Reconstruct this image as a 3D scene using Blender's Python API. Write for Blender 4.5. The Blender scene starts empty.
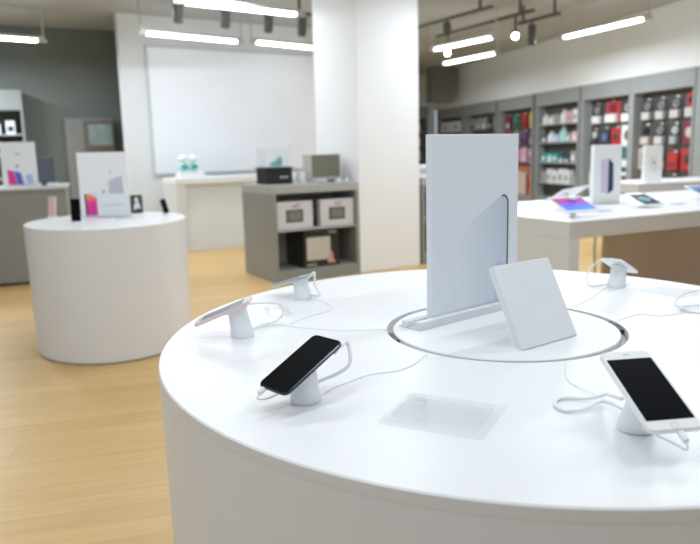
import bpy, bmesh, math, random
from mathutils import Vector, Matrix
random.seed(7)
C = bpy.context.scene.collection
SC = bpy.context.scene
PI = math.pi
R = math.radians

# ------------------------------------------------------------------ materials
def mat(name, col, rough=0.5, metal=0.0, var=0.04, scale=6.0, spec=0.5, bump=0.0, coat=0.0):
    m = bpy.data.materials.new(name); m.use_nodes = True
    nt = m.node_tree; b = nt.nodes['Principled BSDF']
    b.inputs['Roughness'].default_value = rough
    b.inputs['Metallic'].default_value = metal
    b.inputs['Specular IOR Level'].default_value = spec
    b.inputs['Coat Weight'].default_value = coat
    tc = nt.nodes.new('ShaderNodeTexCoord')
    nz = nt.nodes.new('ShaderNodeTexNoise'); nz.inputs['Scale'].default_value = scale; nz.inputs['Detail'].default_value = 3
    nt.links.new(tc.outputs['Object'], nz.inputs['Vector'])
    rp = nt.nodes.new('ShaderNodeValToRGB')
    rp.color_ramp.elements[0].position = 0.3; rp.color_ramp.elements[1].position = 0.7
    rp.color_ramp.elements[0].color = tuple(c*(1-var) for c in col)+(1,)
    rp.color_ramp.elements[1].color = tuple(min(1, c*(1+var)) for c in col)+(1,)
    nt.links.new(nz.outputs['Fac'], rp.inputs['Fac'])
    nt.links.new(rp.outputs['Color'], b.inputs['Base Color'])
    if bump:
        bp = nt.nodes.new('ShaderNodeBump'); bp.inputs['Strength'].default_value = bump; bp.inputs['Distance'].default_value = 0.002
        nz2 = nt.nodes.new('ShaderNodeTexNoise'); nz2.inputs['Scale'].default_value = 180
        nt.links.new(tc.outputs['Object'], nz2.inputs['Vector'])
        nt.links.new(nz2.outputs['Fac'], bp.inputs['Height']); nt.links.new(bp.outputs['Normal'], b.inputs['Normal'])
    return m

def emit(name, col, s):
    m = bpy.data.materials.new(name); m.use_nodes = True
    nt = m.node_tree; nt.nodes.clear()
    o = nt.nodes.new('ShaderNodeOutputMaterial'); e = nt.nodes.new('ShaderNodeEmission')
    e.inputs['Color'].default_value = col+(1,); e.inputs['Strength'].default_value = s
    nt.links.new(e.outputs[0], o.inputs[0]); return m

def clear_mat(name, white=0.08):
    """thin clear acrylic: lets light straight through, mirrors at grazing angles, a trace of white scatter"""
    m = bpy.data.materials.new(name); m.use_nodes = True
    nt = m.node_tree; nt.nodes.clear()
    o = nt.nodes.new('ShaderNodeOutputMaterial')
    t = nt.nodes.new('ShaderNodeBsdfTransparent'); t.inputs['Color'].default_value = (.996, .998, .999, 1)
    g = nt.nodes.new('ShaderNodeBsdfGlossy'); g.inputs['Roughness'].default_value = .06
    d = nt.nodes.new('ShaderNodeBsdfDiffuse'); d.inputs['Color'].default_value = (.9, .93, .95, 1)
    f = nt.nodes.new('ShaderNodeMath'); f.operation = 'MULTIPLY_ADD'; f.inputs[1].default_value = .16; f.inputs[2].default_value = .015
    lw = nt.nodes.new('ShaderNodeLayerWeight'); lw.inputs['Blend'].default_value = .25; nt.links.new(lw.outputs['Facing'], f.inputs[0])
    a = nt.nodes.new('ShaderNodeMixShader'); b = nt.nodes.new('ShaderNodeMixShader')
    nt.links.new(f.outputs[0], a.inputs[0]); nt.links.new(t.outputs[0], a.inputs[1]); nt.links.new(g.outputs[0], a.inputs[2])
    b.inputs[0].default_value = white
    nt.links.new(a.outputs[0], b.inputs[1]); nt.links.new(d.outputs[0], b.inputs[2]); nt.links.new(b.outputs[0], o.inputs[0])
    return m

def grad_mat(name, stops, axis, lo, hi, strength=0.0, rough=0.4):
    """a printed (or, with strength, lit) picture that runs through colours along one local axis"""
    m = bpy.data.materials.new(name); m.use_nodes = True
    nt = m.node_tree; b = nt.nodes['Principled BSDF']; b.inputs['Roughness'].default_value = rough
    tc = nt.nodes.new('ShaderNodeTexCoord'); sp = nt.nodes.new('ShaderNodeSeparateXYZ')
    mr = nt.nodes.new('ShaderNodeMapRange'); mr.inputs['From Min'].default_value = lo; mr.inputs['From Max'].default_value = hi
    rp = nt.nodes.new('ShaderNodeValToRGB')
    while len(rp.color_ramp.elements) < len(stops): rp.color_ramp.elements.new(0.5)
    for e, (p, c) in zip(rp.color_ramp.elements, stops): e.position = p; e.color = c+(1,)
    nt.links.new(tc.outputs['Object'], sp.inputs[0]); nt.links.new(sp.outputs['XYZ'.index(axis)], mr.inputs['Value'])
    nt.links.new(mr.outputs[0], rp.inputs['Fac']); nt.links.new(rp.outputs[0], b.inputs['Base Color'])
    if strength:
        b.inputs['Specular IOR Level'].default_value = .08; nt.links.new(rp.outputs[0], b.inputs['Emission Color']); b.inputs['Emission Strength'].default_value = strength
    return m

def wood_mat():
    m = bpy.data.materials.new('wood_floor'); m.use_nodes = True
    nt = m.node_tree; b = nt.nodes['Principled BSDF']
    b.inputs['Roughness'].default_value = .42
    tc = nt.nodes.new('ShaderNodeTexCoord')
    mp = nt.nodes.new('ShaderNodeMapping'); mp.inputs['Rotation'].default_value = (0, 0, R(-14))
    nt.links.new(tc.outputs['Object'], mp.inputs['Vector'])
    br = nt.nodes.new('ShaderNodeTexBrick'); br.inputs['Scale'].default_value = 1.0
    br.inputs['Brick Width'].default_value = 1.5; br.inputs['Row Height'].default_value = .12
    br.inputs['Mortar Size'].default_value = .0012; br.inputs['Mortar Smooth'].default_value = .3
    br.inputs['Color1'].default_value = (.60, .39, .148, 1); br.inputs['Color2'].default_value = (.67, .445, .178, 1)
    br.inputs['Mortar'].default_value = (.42, .28, .12, 1); br.inputs['Bias'].default_value = 0
    nt.links.new(mp.outputs[0], br.inputs['Vector'])
    mp2 = nt.nodes.new('ShaderNodeMapping'); mp2.inputs['Scale'].default_value = (1.6, 38, 1)
    nt.links.new(mp.outputs[0], mp2.inputs['Vector'])
    nz = nt.nodes.new('ShaderNodeTexNoise'); nz.inputs['Scale'].default_value = 1; nz.inputs['Detail'].default_value = 6; nz.inputs['Roughness'].default_value = .65
    nt.links.new(mp2.outputs[0], nz.inputs['Vector'])
    rp = nt.nodes.new('ShaderNodeValToRGB')
    rp.color_ramp.elements[0].position = .33; rp.color_ramp.elements[0].color = (.80, .77, .72, 1)
    rp.color_ramp.elements[1].position = .62; rp.color_ramp.elements[1].color = (1.04, 1.04, 1.04, 1)
    nt.links.new(nz.outputs['Fac'], rp.inputs['Fac'])
    mx = nt.nodes.new('ShaderNodeMix'); mx.data_type = 'RGBA'; mx.blend_type = 'MULTIPLY'; mx.inputs[0].default_value = .60
    nt.links.new(br.outputs['Color'], mx.inputs[6]); nt.links.new(rp.outputs[0], mx.inputs[7])
    nt.links.new(mx.outputs[2], b.inputs['Base Color'])
    return m

M = dict(
    table=mat('white_laminate', (.86, .87, .88), .35, var=.008, scale=3),
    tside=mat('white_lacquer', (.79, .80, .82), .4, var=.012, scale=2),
    white=mat('white_plastic', (.84, .86, .88), .38, var=.01, scale=20),
    gloss=mat('glossy_white', (.86, .87, .88), .2, var=.01, scale=20),
    card=mat('white_card', (.80, .82, .84), .55, var=.012, scale=10),
    panel=mat('cool_white_panel', (.78, .815, .86), .45, var=.01, scale=5),
    wall=mat('white_wall_paint', (.75, .785, .80), .6, var=.012, scale=2),
    board=mat('white_board', (.86, .895, .95), .35, var=.012, scale=2),
    board_trim=mat('board_trim', (.55, .60, .63), .5),
    column=mat('white_column_paint', (.85, .865, .88), .55, var=.01, scale=2),
    dark_wall=mat('grey_green_wall', (.17, .19, .175), .7, var=.05, scale=1.5),
    right_wall=mat('warm_white_wall', (.81, .845, .86), .7, var=.02, scale=1),
    ceil=mat('grey_ceiling', (.43, .455, .465), .8, var=.03, scale=1),
    floor=wood_mat(),
    grey=mat('grey_laminate', (.27, .275, .255), .45, var=.03, scale=4),
    grey_l=mat('light_grey_laminate', (.41, .415, .395), .45, var=.03, scale=4),
    bay=mat('bay_grey', (.30, .32, .315), .5, var=.03, scale=3),
    bayback=mat('bay_back', (.075, .073, .066), .6, var=.15, scale=6),
    shelf=mat('shelf_grey', (.40, .43, .41), .45),
    taupe=mat('taupe_laminate', (.62, .585, .54), .45, var=.03, scale=3),
    taupe_d=mat('taupe_panel', (.72, .59, .47), .5, var=.05, scale=3),
    rtside=mat('pale_grey_laminate', (.70, .71, .705), .45, var=.02, scale=3),
    groove=mat('groove_grey', (.40, .40, .39), .5),
    black=mat('black_plastic', (.018, .018, .02), .32, var=.1, scale=30),
    phonebody=mat('dark_metal_rim', (.06, .06, .075), .25, metal=.8),
    nightscreen=mat('night_screen', (.02, .025, .05), .35, spec=.05),
    tealpic=mat('teal_picture', (.07, .45, .50), .35, spec=.1),
    reflectscreen=mat('painted_screen_reflection', (.20, .24, .26), .25, var=.2, scale=25),  # reflection on the rose phone's screen, put into the base colour
    blackglass=mat('black_glass', (.006, .007, .008), .30, var=.05, scale=30, spec=.02),
    dark=mat('charcoal', (.045, .045, .045), .45, var=.1, scale=12),
    fixture=mat('fixture_grey', (.10, .10, .098), .5),
    housing=mat('lamp_housing', (.55, .55, .52), .5),
    pink=mat('rose_metal', (.84, .64, .65), .35, metal=.2),
    pinkp=mat('pink_plastic', (.80, .55, .54), .4),
    silver=mat('silver_metal', (.55, .58, .63), .3, metal=.6),
    steel=mat('steel', (.6, .6, .6), .3, metal=.9),
    khaki=mat('khaki_screen', (.19, .19, .145), .4),
    beige=mat('beige', (.55, .51, .44), .5, var=.05),
    tray=mat('tray_white', (.52, .52, .51), .5),
    palegrey=mat('pale_grey_print', (.60, .62, .68), .5),
    bwhite=mat('bright_white_card', (.90, .91, .92), .45, var=.006),
    red=mat('red_pack', (.46, .03, .035), .45),
    maroon=mat('maroon_pack', (.20, .03, .045), .45),
    orange=mat('orange_strip', (.85, .16, .04), .45),
    yellow=mat('yellow_pack', (.75, .58, .05), .45),
    green=mat('green_pack', (.05, .22, .14), .45),
    teal=mat('teal_plastic', (.02, .34, .34), .35),
    teal_l=mat('pale_teal', (.42, .74, .70), .4),
    blue=mat('blue_pack', (.10, .17, .42), .45),
    petrol=mat('petrol_pack', (.05, .16, .20), .45),
    lilac=mat('lilac_print', (.68, .60, .78), .45),
    purple=mat('purple_pack', (.16, .08, .20), .45),
    navy=mat('navy_print', (.03, .05, .11), .4),
    magenta=mat('magenta_print', (.80, .045, .36), .45),
    printblue=mat('blue_print', (.10, .14, .58), .45),
    paleblue=mat('pale_blue_print', (.45, .55, .80), .45),
    print_o=mat('orange_print', (.90, .25, .16), .45),
    inkgrey=mat('grey_print', (.42, .44, .48), .5),
    pinkpack=mat('pink_pack', (.72, .42, .50), .45),
    skin=mat('salmon_print', (.62, .28, .22), .5),
    greypack=mat('grey_pack', (.36, .38, .37), .5),
    lilacbox=mat('lilac_white_card', (.62, .61, .63), .5, var=.03),
    brown=mat('brown_frame', (.13, .105, .08), .5),
    kscreen=mat('dull_screen', (.23, .30, .29), .2, var=.2, scale=5),
    kiosk=mat('kiosk_grey', (.20, .205, .195), .55),
    bluegrey=mat('blue_grey_casing', (.10, .115, .14), .4),
    tube=emit('tube_light', (.90, .95, 1.0), 9.0),
    spotface=emit('spot_light_face', (1.0, .98, .93), 18.0),
    led=emit('violet_led', (.55, .50, 1.0), 1.2),
    clear=clear_mat('clear_acrylic', .04),
    clear2=clear_mat('tinted_clear_acrylic', .06),
    frost=clear_mat('frosted_clear_acrylic', .72),
    casing=clear_mat('clear_case', .15),
)
M['phonefade'] = grad_mat('printed_phone_fade', [(0, (.78, .815, .86)), (1, (.58, .64, .74))], 'X', .09, .275)
M['phonefade2'] = grad_mat('printed_phone_blue', [(0, (.70, .73, .80)), (1, (.40, .50, .74))], 'X', .19, .285)
M['pinkfade'] = grad_mat('printed_pink_phone', [(0, (.78, .03, .38)), (.7, (.82, .05, .32)), (1, (.92, .28, .12))], 'Z', .0, .14)
M['tabgrad'] = grad_mat('tablet_wallpaper', [(0, (.04, .28, .80)), (.45, (.16, .12, .72)), (.7, (.38, .05, .35)), (1, (.45, .06, .12))], 'Y', -.08, .08, .22)
M['tabblue'] = grad_mat('tablet_wallpaper_blue', [(0, (.02, .03, .10)), (1, (.16, .26, .50))], 'Y', -.08, .08, .3)

# ------------------------------------------------------------------ mesh helpers
def MB(): return bmesh.new()

def obj(name, bm, m, parent=None, smooth=False, loc=None):
    me = bpy.data.meshes.new(name)
    bmesh.ops.recalc_face_normals(bm, faces=bm.faces[:])
    bm.to_mesh(me); bm.free()
    me.materials.append(m)
    if smooth:
        for p in me.polygons: p.use_smooth = True
        try: me.set_sharp_from_angle(angle=R(38))
        except Exception: pass
    o = bpy.data.objects.new(name, me); C.objects.link(o)
    if parent: o.parent = parent
    if loc: o.location = loc
    return o

def thing(name, label, cat, loc=(0, 0, 0), rz=0.0, group=None):
    o = bpy.data.objects.new(name, None); C.objects.link(o)
    o.empty_display_size = .05
    o.location = loc; o.rotation_euler = (0, 0, rz)
    o['label'] = label; o['category'] = cat
    if group: o['group'] = group
    return o

def tag(o, label, cat, group=None):
    o['label'] = label; o['category'] = cat
    if group: o['group'] = group
    return o

def struct(name, bm, m, smooth=False):
    o = obj(name, bm, m, None, smooth); o['kind'] = 'structure'; return o

def box(bm, x0, x1, y0, y1, z0, z1, bev=0.0, mtx=None):
    vs = [bm.verts.new((x, y, z)) for z in (z0, z1) for y in (y0, y1) for x in (x0, x1)]
    fs = [(0, 1, 3, 2), (4, 6, 7, 5), (0, 4, 5, 1), (2, 3, 7, 6), (0, 2, 6, 4), (1, 5, 7, 3)]
    faces = [bm.faces.new([vs[i] for i in f]) for f in fs]
    if bev:
        es = list({e for f in faces for e in f.edges})
        r = bmesh.ops.bevel(bm, geom=es, offset=bev, segments=2, affect='EDGES', profile=.5)
    elif mtx is not None: pass
    if mtx is not None:
        for v in (vs if not bev else bm.verts): v.co = mtx @ v.co
    return bm

def loft(bm, rings, cap0=True, cap1=True):
    rv = [[bm.verts.new(p) for p in r] for r in rings]
    n = len(rv[0])
    for a, b in zip(rv[:-1], rv[1:]):
        for i in range(n):
            bm.faces.new((a[i], a[(i+1) % n], b[(i+1) % n], b[i]))
    if cap0: bm.faces.new(rv[0][::-1])
    if cap1: bm.faces.new(rv[-1])
    return rv

def ellipse(cx, cy, a, b, z, n=48):
    return [(cx+a*math.cos(2*PI*i/n), cy+b*math.sin(2*PI*i/n), z) for i in range(n)]

def cyl(bm, cx, cy, z0, z1, r, n=20, r1=None):
    r1 = r if r1 is None else r1
    loft(bm, [ellipse(cx, cy, r, r, z0, n), ellipse(cx, cy, r1, r1, z1, n)]); return bm

def lathe(bm, prof, n=24, cx=0, cy=0):
    loft(bm, [ellipse(cx, cy, r, r, z, n) for r, z in prof]); return bm

def tube(bm, pts, r, n=8, sub=6):
    """round tube through a smooth curve of points"""
    P = [Vector(p) for p in pts]
    if sub > 1 and len(P) > 2:
        Q = []
        for i in range(len(P)-1):
            p0 = P[max(i-1, 0)]; p1 = P[i]; p2 = P[i+1]; p3 = P[min(i+2, len(P)-1)]
            for k in range(sub):
                t = k/sub
                Q.append(.5*((2*p1)+(p2-p0)*t+(2*p0-5*p1+4*p2-p3)*t*t+(3*p1-p0-3*p2+p3)*t**3))
        Q.append(P[-1]); P = Q
    rings = []; nrm = None
    for i, p in enumerate(P):
        t = (P[min(i+1, len(P)-1)]-P[max(i-1, 0)]).normalized()
        if nrm is None:
            nrm = t.cross(Vector((0, 0, 1)))
            if nrm.length < 1e-4: nrm = t.cross(Vector((1, 0, 0)))
        nrm = (nrm-t*nrm.dot(t)).normalized(); b = t.cross(nrm)
        rings.append([p+(nrm*math.cos(2*PI*k/n)+b*math.sin(2*PI*k/n))*r for k in range(n)])
    loft(bm, rings); return bm

def rrect(w, h, r, z, n=6, cx=0, cy=0):
    pts = []
    for sx, sy, a0 in ((1, 1, 0), (-1, 1, 90), (-1, -1, 180), (1, -1, 270)):
        for k in range(n+1):
            a = R(a0+90*k/n)
            pts.append((cx+sx*(w/2-r)+r*math.cos(a), cy+sy*(h/2-r)+r*math.sin(a), z))
    return pts

def slab(bm, w, h, t, r, bev=.001, z=0.0, cx=0, cy=0):
    """rounded plate, centred on z, lying in local xy"""
    rs = max(r-bev, .0002)
    loft(bm, [rrect(w-2*bev, h-2*bev, rs, z-t/2, cx=cx, cy=cy), rrect(w, h, r, z-t/2+bev, cx=cx, cy=cy),
              rrect(w, h, r, z+t/2-bev, cx=cx, cy=cy), rrect(w-2*bev, h-2*bev, rs, z+t/2, cx=cx, cy=cy)])
    return bm

def prism_xz(bm, pts, y0, y1):
    loft(bm, [[(x, y0, z) for x, z in pts], [(x, y1, z) for x, z in pts]]); return bm

def torus(bm, c, R_, r, ax='y', n=20, k=8):
    rings = []
    vs = []
    for i in range(n):
        a = 2*PI*i/n; ring = []
        for j in range(k):
            b = 2*PI*j/k; q = R_+r*math.cos(b); d = r*math.sin(b)
            p = (q*math.cos(a), d, q*math.sin(a)) if ax == 'y' else (q*math.cos(a), q*math.sin(a), d)
            ring.append(bm.verts.new((c[0]+p[0], c[1]+p[1], c[2]+p[2])))
        vs.append(ring)
    for i in range(n):
        for j in range(k):
            bm.faces.new((vs[i][j], vs[(i+1) % n][j], vs[(i+1) % n][(j+1) % k], vs[i][(j+1) % k]))
    return bm

def ball(bm, c, rx, ry, rz, n=16):
    bmesh.ops.create_uvsphere(bm, u_segments=n, v_segments=n//2+2, radius=1,
                              matrix=Matrix.Translation(c) @ Matrix.Diagonal((rx, ry, rz, 1)))
    return bm

# ------------------------------------------------------------------ camera
CAMZ = 1.2545
pitch, roll = .1706, -.0262
cp, sp = math.cos(pitch), math.sin(pitch)
fwd = Vector((0, cp, -sp)); r0 = Vector((1, 0, 0)); u0 = Vector((0, sp, cp))
r2 = r0*math.cos(roll)+u0*math.sin(roll); u2 = -r0*math.sin(roll)+u0*math.cos(roll)
cam = bpy.data.cameras.new('camera'); camo = bpy.data.objects.new('camera', cam); C.objects.link(camo)
mw = Matrix((r2, u2, -fwd)).transposed().to_4x4(); mw.translation = (0, 0, CAMZ)
camo.matrix_world = mw
cam.sensor_fit = 'HORIZONTAL'; cam.sensor_width = 36; cam.lens = 701.1/700*36
cam.clip_start = .05; cam.clip_end = 200
SC.cycles.transparent_max_bounces = 32
cam.dof.use_dof = True; cam.dof.focus_distance = 1.35; cam.dof.aperture_fstop = 4.0
SC.camera = camo

# ------------------------------------------------------------------ setting
T = .8375                                    # table-top height
CEIL = 3.16
bm = MB(); box(bm, -9, 10, -4, 22, -.1, 0); struct('floor', bm, M['floor'])
bm = MB(); box(bm, -9, 10, -4, 22, CEIL, CEIL+.1); struct('ceiling', bm, M['ceil'])

def wall(name, p, deg, x0, x1, m, z1=CEIL, t=.12):
    bm = MB(); box(bm, x0, x1, 0, t, 0, z1)
    o = struct(name, bm, m); o.location = (p[0], p[1], 0); o.rotation_euler = (0, 0, R(deg)); return o

PW = (-3.033, 9.828)                         # white partition, runs at 33 degrees
wall('wall_centre', PW, 33, 0, 4.0, M['wall'])
DW = (-3.9, 11.0)                            # dark wall at the left rear
wall('wall_left', DW, 25, -6.0, 2.2, M['dark_wall'])
RA = Vector((4.68, 9.70)); RD = Vector((-.2504, .9681))      # right wall line
def rw(s): q = RA+RD*s; return (q.x, q.y)
RZ = -75.5
bm = MB(); box(bm, 0, 24, .42, .54, 0, CEIL); o = struct('wall_right', bm, M['right_wall']); o.location = (*rw(9.6), 0); o.rotation_euler = (0, 0, R(RZ))
bm = MB(); box(bm, 0, 3.6, .42, .54, 0, CEIL); o = struct('wall_back', bm, M['right_wall'])
o.location = (2.30-3.4*math.cos(R(14.5)), 18.75-3.4*math.sin(R(14.5)), 0); o.rotation_euler = (0, 0, R(14.5))
# plain wall strip above the shelving comes forward to the fascia line
bm = MB(); box(bm, 0, 14, .0, .42, 2.25, CEIL); o = struct('trim_1', bm, M['right_wall']); o.location = (*rw(9.4), 0); o.rotation_euler = (0, 0, R(RZ))
bm = MB(); box(bm, 0, 3.4, .0, .42, 2.34, CEIL); o = struct('trim_2', bm, M['right_wall'])
o.location = (2.30-3.3*math.cos(R(14.5)), 18.75-3.3*math.sin(R(14.5)), 0); o.rotation_euler = (0, 0, R(14.5))
# dark bulkhead hanging from the ceiling in the far corner
bm = MB(); box(bm, 0, .55, 0, .4, 2.36, CEIL); o = struct('trim_3', bm, M['kiosk']); o.location = (2.05, 17.0, 0); o.rotation_euler = (0, 0, R(14.5))

# free-standing white column
bm = MB(); box(bm, 0, .79, 0, .82, 0, CEIL, .006); o = struct('column', bm, M['column']); o.location = (.112, 7.19, 0); o.rotation_euler = (0, 0, R(33))

# white board fixed to the partition
bt = thing('wall_board', 'large blank white board on the white wall behind the column', 'board', (PW[0], PW[1], 0), R(33))
bm = MB(); box(bm, .37, 3.55, -.035, -.002, 1.01, 2.74, .006); obj('panel', bm, M['board'], bt)
bm = MB()
for a in ((.345, .37, 1.0, 2.76), (3.55, 3.575, 1.0, 2.76), (.345, 3.575, 2.74, 2.765), (.345, 3.575, .985, 1.01)):
    box(bm, a[0], a[1], -.04, -.002, a[2], a[3])
obj('frame', bm, M['board_trim'], bt)

# ------------------------------------------------------------------ ceiling lights
def linear_light(p, q, label, z=2.75):
    p = Vector(p); q = Vector(q); L = (q-p).length; a = math.atan2((q-p).y, (q-p).x)
    t = thing('linear_ceiling_light', label, 'ceiling light', (p.x, p.y, z), a, 'linear ceiling lights')
    bm = MB(); slab(bm, L-.12, .052, .036, .010, .006, z=0, cx=L/2); obj('diffuser', bm, M['tube'], t)
    bm = MB(); box(bm, -.03, L+.03, -.026, .026, .019, .055, .004); obj('housing', bm, M['housing'], t)
    for x in (-.0, L):
        bm = MB(); box(bm, x-.058, x+.058, -.028, .028, -.018, .018, .006); obj('end_cap', bm, M['housing'], t)
    for x in (-.02, L+.02):
        bm = MB(); cyl(bm, x, 0, .055, CEIL-z, .011, 10); obj('hanger', bm, M['housing'], t)
    return t
linear_light((-1.609, 7.287), (-.477, 8.113), 'long bright tube light nearest above, touching the top of the photo left of the column')
linear_light((-2.476, 8.993), (-1.408, 9.895), 'bright tube light over the left half of the white board')
linear_light((-1.236, 9.924), (-.20, 10.87), 'bright tube light over the right of the white board, running behind the column')
linear_light((-5.05, 8.45), (-3.875, 9.39), 'bright tube light in front of the dark grey wall at far left')
linear_light((1.361, 11.167), (2.078, 10.042), 'upper of two close tube lights right of the column')
linear_light((1.763, 13.003), (2.457, 11.708), 'lower of two close tube lights right of the column')
linear_light((3.076, 10.293), (3.688, 8.873), 'lone tube light in front of the warm white wall at upper right')
linear_light((.35, 10.9), (.93, 9.9), 'tube light whose end just shows beside the column top, higher up')
linear_light((.55, 14.6), (1.24, 13.4), 'tube light whose end just shows beside the column, lower down')

def rail(p, q, label, z=2.98):
    p = Vector(p); q = Vector(q); L = (q-p).length; a = math.atan2((q-p).y, (q-p).x)
    t = thing('ceiling_track_rail', label, 'track', (p.x, p.y, z), a, 'spotlight tracks')
    bm = MB(); box(bm, 0, L, -.022, .022, -.02, .02, .003); obj('rail_bar', bm, M['fixture'], t)
    for x in (.12*L, .88*L):
        bm = MB(); cyl(bm, x, 0, .02, CEIL-z, .02, 10); obj('rail_mount', bm, M['fixture'], t)

def spot(x, y, z, L, aim, label, lit=False, zr=2.96):
    t = thing('track_spotlight', label, 'spotlight', (x, y, z), 0, 'track spotlights')
    d = Vector(aim).normalized(); rot = Vector((0, 0, -1)).rotation_difference(d).to_matrix().to_4x4()
    bm = MB(); lathe(bm, [(.048, -L/2), (.055, -L/2+.004), (.055, L/2-.03), (.045, L/2)], 20)
    bmesh.ops.transform(bm, matrix=rot, verts=bm.verts[:]); obj('lamp_head', bm, M['fixture'], t, True)
    bm = MB(); lathe(bm, [(.040, -L/2-.010), (.040, -L/2+.001)], 20)
    bmesh.ops.transform(bm, matrix=rot, verts=bm.verts[:]); obj('lens', bm, M['spotface'] if lit else M['dark'], t)
    bm = MB(); cyl(bm, 0, 0, min(.06, L/3), zr-z, .016, 10); obj('spot_hanger', bm, M['fixture'], t)

rail((-1.95, 7.93), (-.35, 9.31), 'dark ceiling track of four spotlights in front of the white board', 2.96)
for k, (tt, nm) in enumerate(((0.02, 'leftmost'), (.36, 'second from left'), (.70, 'third from left'), (.99, 'rightmost'))):
    x = -1.815+tt*1.317; y = 7.936+tt*1.152
    spot(x, y, 2.80, .235, (-.1, .25, -1), nm+' of four dark spotlights in front of the white board', False, 2.94)
rail((.92, 10.75), (1.85, 9.14), 'dark ceiling track nearest the column, without a lit spotlight')
rail((1.45, 11.39), (2.45, 9.44), 'dark ceiling track carrying the two lit spotlights')
rail((2.42, 10.12), (2.78, 9.42), 'short dark ceiling track stub with one unlit spotlight', 2.93)
spot(1.585, 11.13, 2.72, .16, (-.25, -1, -.45), 'lit round spotlight beside the upper tube light\'s left end', True)
spot(2.29, 9.752, 2.735, .16, (-.25, -1, -.45), 'lit round spotlight hanging right of the upper tube light', True)
spot(2.545, 9.877, 2.745, .26, (0, .05, -1), 'unlit dark spotlight hanging just right of the lit one', False, 2.92)
spot(1.40, 9.92, 2.86, .16, (.1, .2, -1), 'unlit dark spotlight under the track nearest the column', False, 2.96)

# ------------------------------------------------------------------ main round table
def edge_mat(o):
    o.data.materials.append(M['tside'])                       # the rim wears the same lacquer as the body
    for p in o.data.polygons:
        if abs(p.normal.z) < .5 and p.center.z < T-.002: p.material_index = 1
TX, TY = .3563, 1.5968
tb = thing('round_display_table', 'large white round display table in the foreground with a turntable in its middle', 'table', (TX, TY, 0))
A, B = .7785, .8439
N = 128
bm = MB()
loft(bm, [ellipse(0, 0, A*.985, B*.985, 0, N), ellipse(0, 0, A*.9995, B*.9995, T-.0212, N)], True, True)
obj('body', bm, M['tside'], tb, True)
ra, rb = .2735, .2765                         # turntable opening
bm = MB()
rings = [ellipse(0, 0, A*.9995, B*.9995, T-.021, N), ellipse(0, 0, A, B, T-.019, N), ellipse(0, 0, A, B, T-.0025, N), ellipse(0, 0, A-.0025, B-.0025, T, N),
         ellipse(0, 0, ra, rb, T, N), ellipse(0, 0, ra, rb, T-.018, N), ellipse(0, 0, ra-.03, rb-.03, T-.018, N)]
loft(bm, rings, True, True)
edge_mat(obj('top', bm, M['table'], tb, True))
bm = MB()
lathe(bm, [(.2575, T-.0175), (.2585, T-.002), (.2565, T), (.2, T)], 96)
obj('turntable', bm, M['table'], tb, True)
bm = MB()                                     # liner of the groove around the turntable
rr = [ellipse(0, 0, ra-.0003, rb-.0003, T-.0175, N), ellipse(0, 0, ra-.0003, rb-.0003, T-.0145, N), ellipse(0, 0, .2587, .2587, T-.0145, N), ellipse(0, 0, .2587, .2587, T-.0175, N)]
loft(bm, rr+[rr[0]], False, False); obj('groove_liner', bm, M['groove'], tb)
for a0, a1 in ((R(181), R(196)), (R(-7), R(10))):
    bm = MB(); n = 10; rin, ro = .2592, .2725
    prof = []
    for k in range(n+1):
        a = a0+(a1-a0)*k/n
        prof.append([(r_*math.cos(a), r_*math.sin(a), z_) for r_, z_ in ((rin, T-.0143), (ro, T-.0143), (ro, T-.004), (rin, T-.004))])
    loft(bm, prof); obj('cable_opening', bm, M['dark'], tb)

# tall display panel on a clear slotted base
PA = R(39.6)
pb = thing('sign_holder', 'long clear acrylic base block holding the tall panel upright on the turntable', 'base', (.183, 1.572, T), PA)
bm = MB(); box(bm, -.012, .34, .022, .0395, 0, .020, .0015); obj('front_rail', bm, M['frost'], pb)
bm = MB(); box(bm, -.012, .34, .0398, .095, 0, .003, .0008); obj('foot_plate', bm, M['frost'], pb)
bm = MB(); box(bm, -.012, .34, .066, .084, .0031, .016, .0015); obj('rear_rail', bm, M['frost'], pb)

pn = thing('display_sign', 'tall pale grey panel with a printed phone outline, standing on the turntable', 'display panel', (.1925, 1.634, T+.0032), PA)
bm = MB(); box(bm, 0, .329, 0, .0165, 0, .447, .0022); obj('board', bm, M['panel'], pn)
def rc(pts_in): return pts_in
bm = MB()
pts = [(.085, 0.02), (.085, .178), (.142, .240), (.262, .292)]
for k in range(7):
    a = R(110-110*k/6); pts.append((.268+.018*math.cos(a)-.002, .276+.018*math.sin(a)))
pts += [(.284, .02)]
prism_xz(bm, pts, -.0007, .0005); obj('printed_phone', bm, M['phonefade'], pn)
bm = MB()
edge = [(.262, .2915), (.270, .2925), (.277, .289), (.2825, .2815), (.285, .271), (.2852, .2), (.2848, .12), (.2852, .02)]
tube(bm, [(x, -.0006, z) for x, z in edge], .0022, 6, 4); obj('printed_edge', bm, M['black'], pn, True)
bm = MB(); prism_xz(bm, [(.205, .02), (.205, .112), (.211, .126), (.226, .13), (.232, .115), (.232, .02)], -.0012, .0002); obj('printed_small_phone', bm, M['phonefade'], pn)
bm = MB(); prism_xz(bm, [(.234, .02), (.234, .122), (.25, .126), (.275, .11), (.280, .02)], -.0011, .0002); obj('printed_blue_screen', bm, M['phonefade2'], pn)

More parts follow.
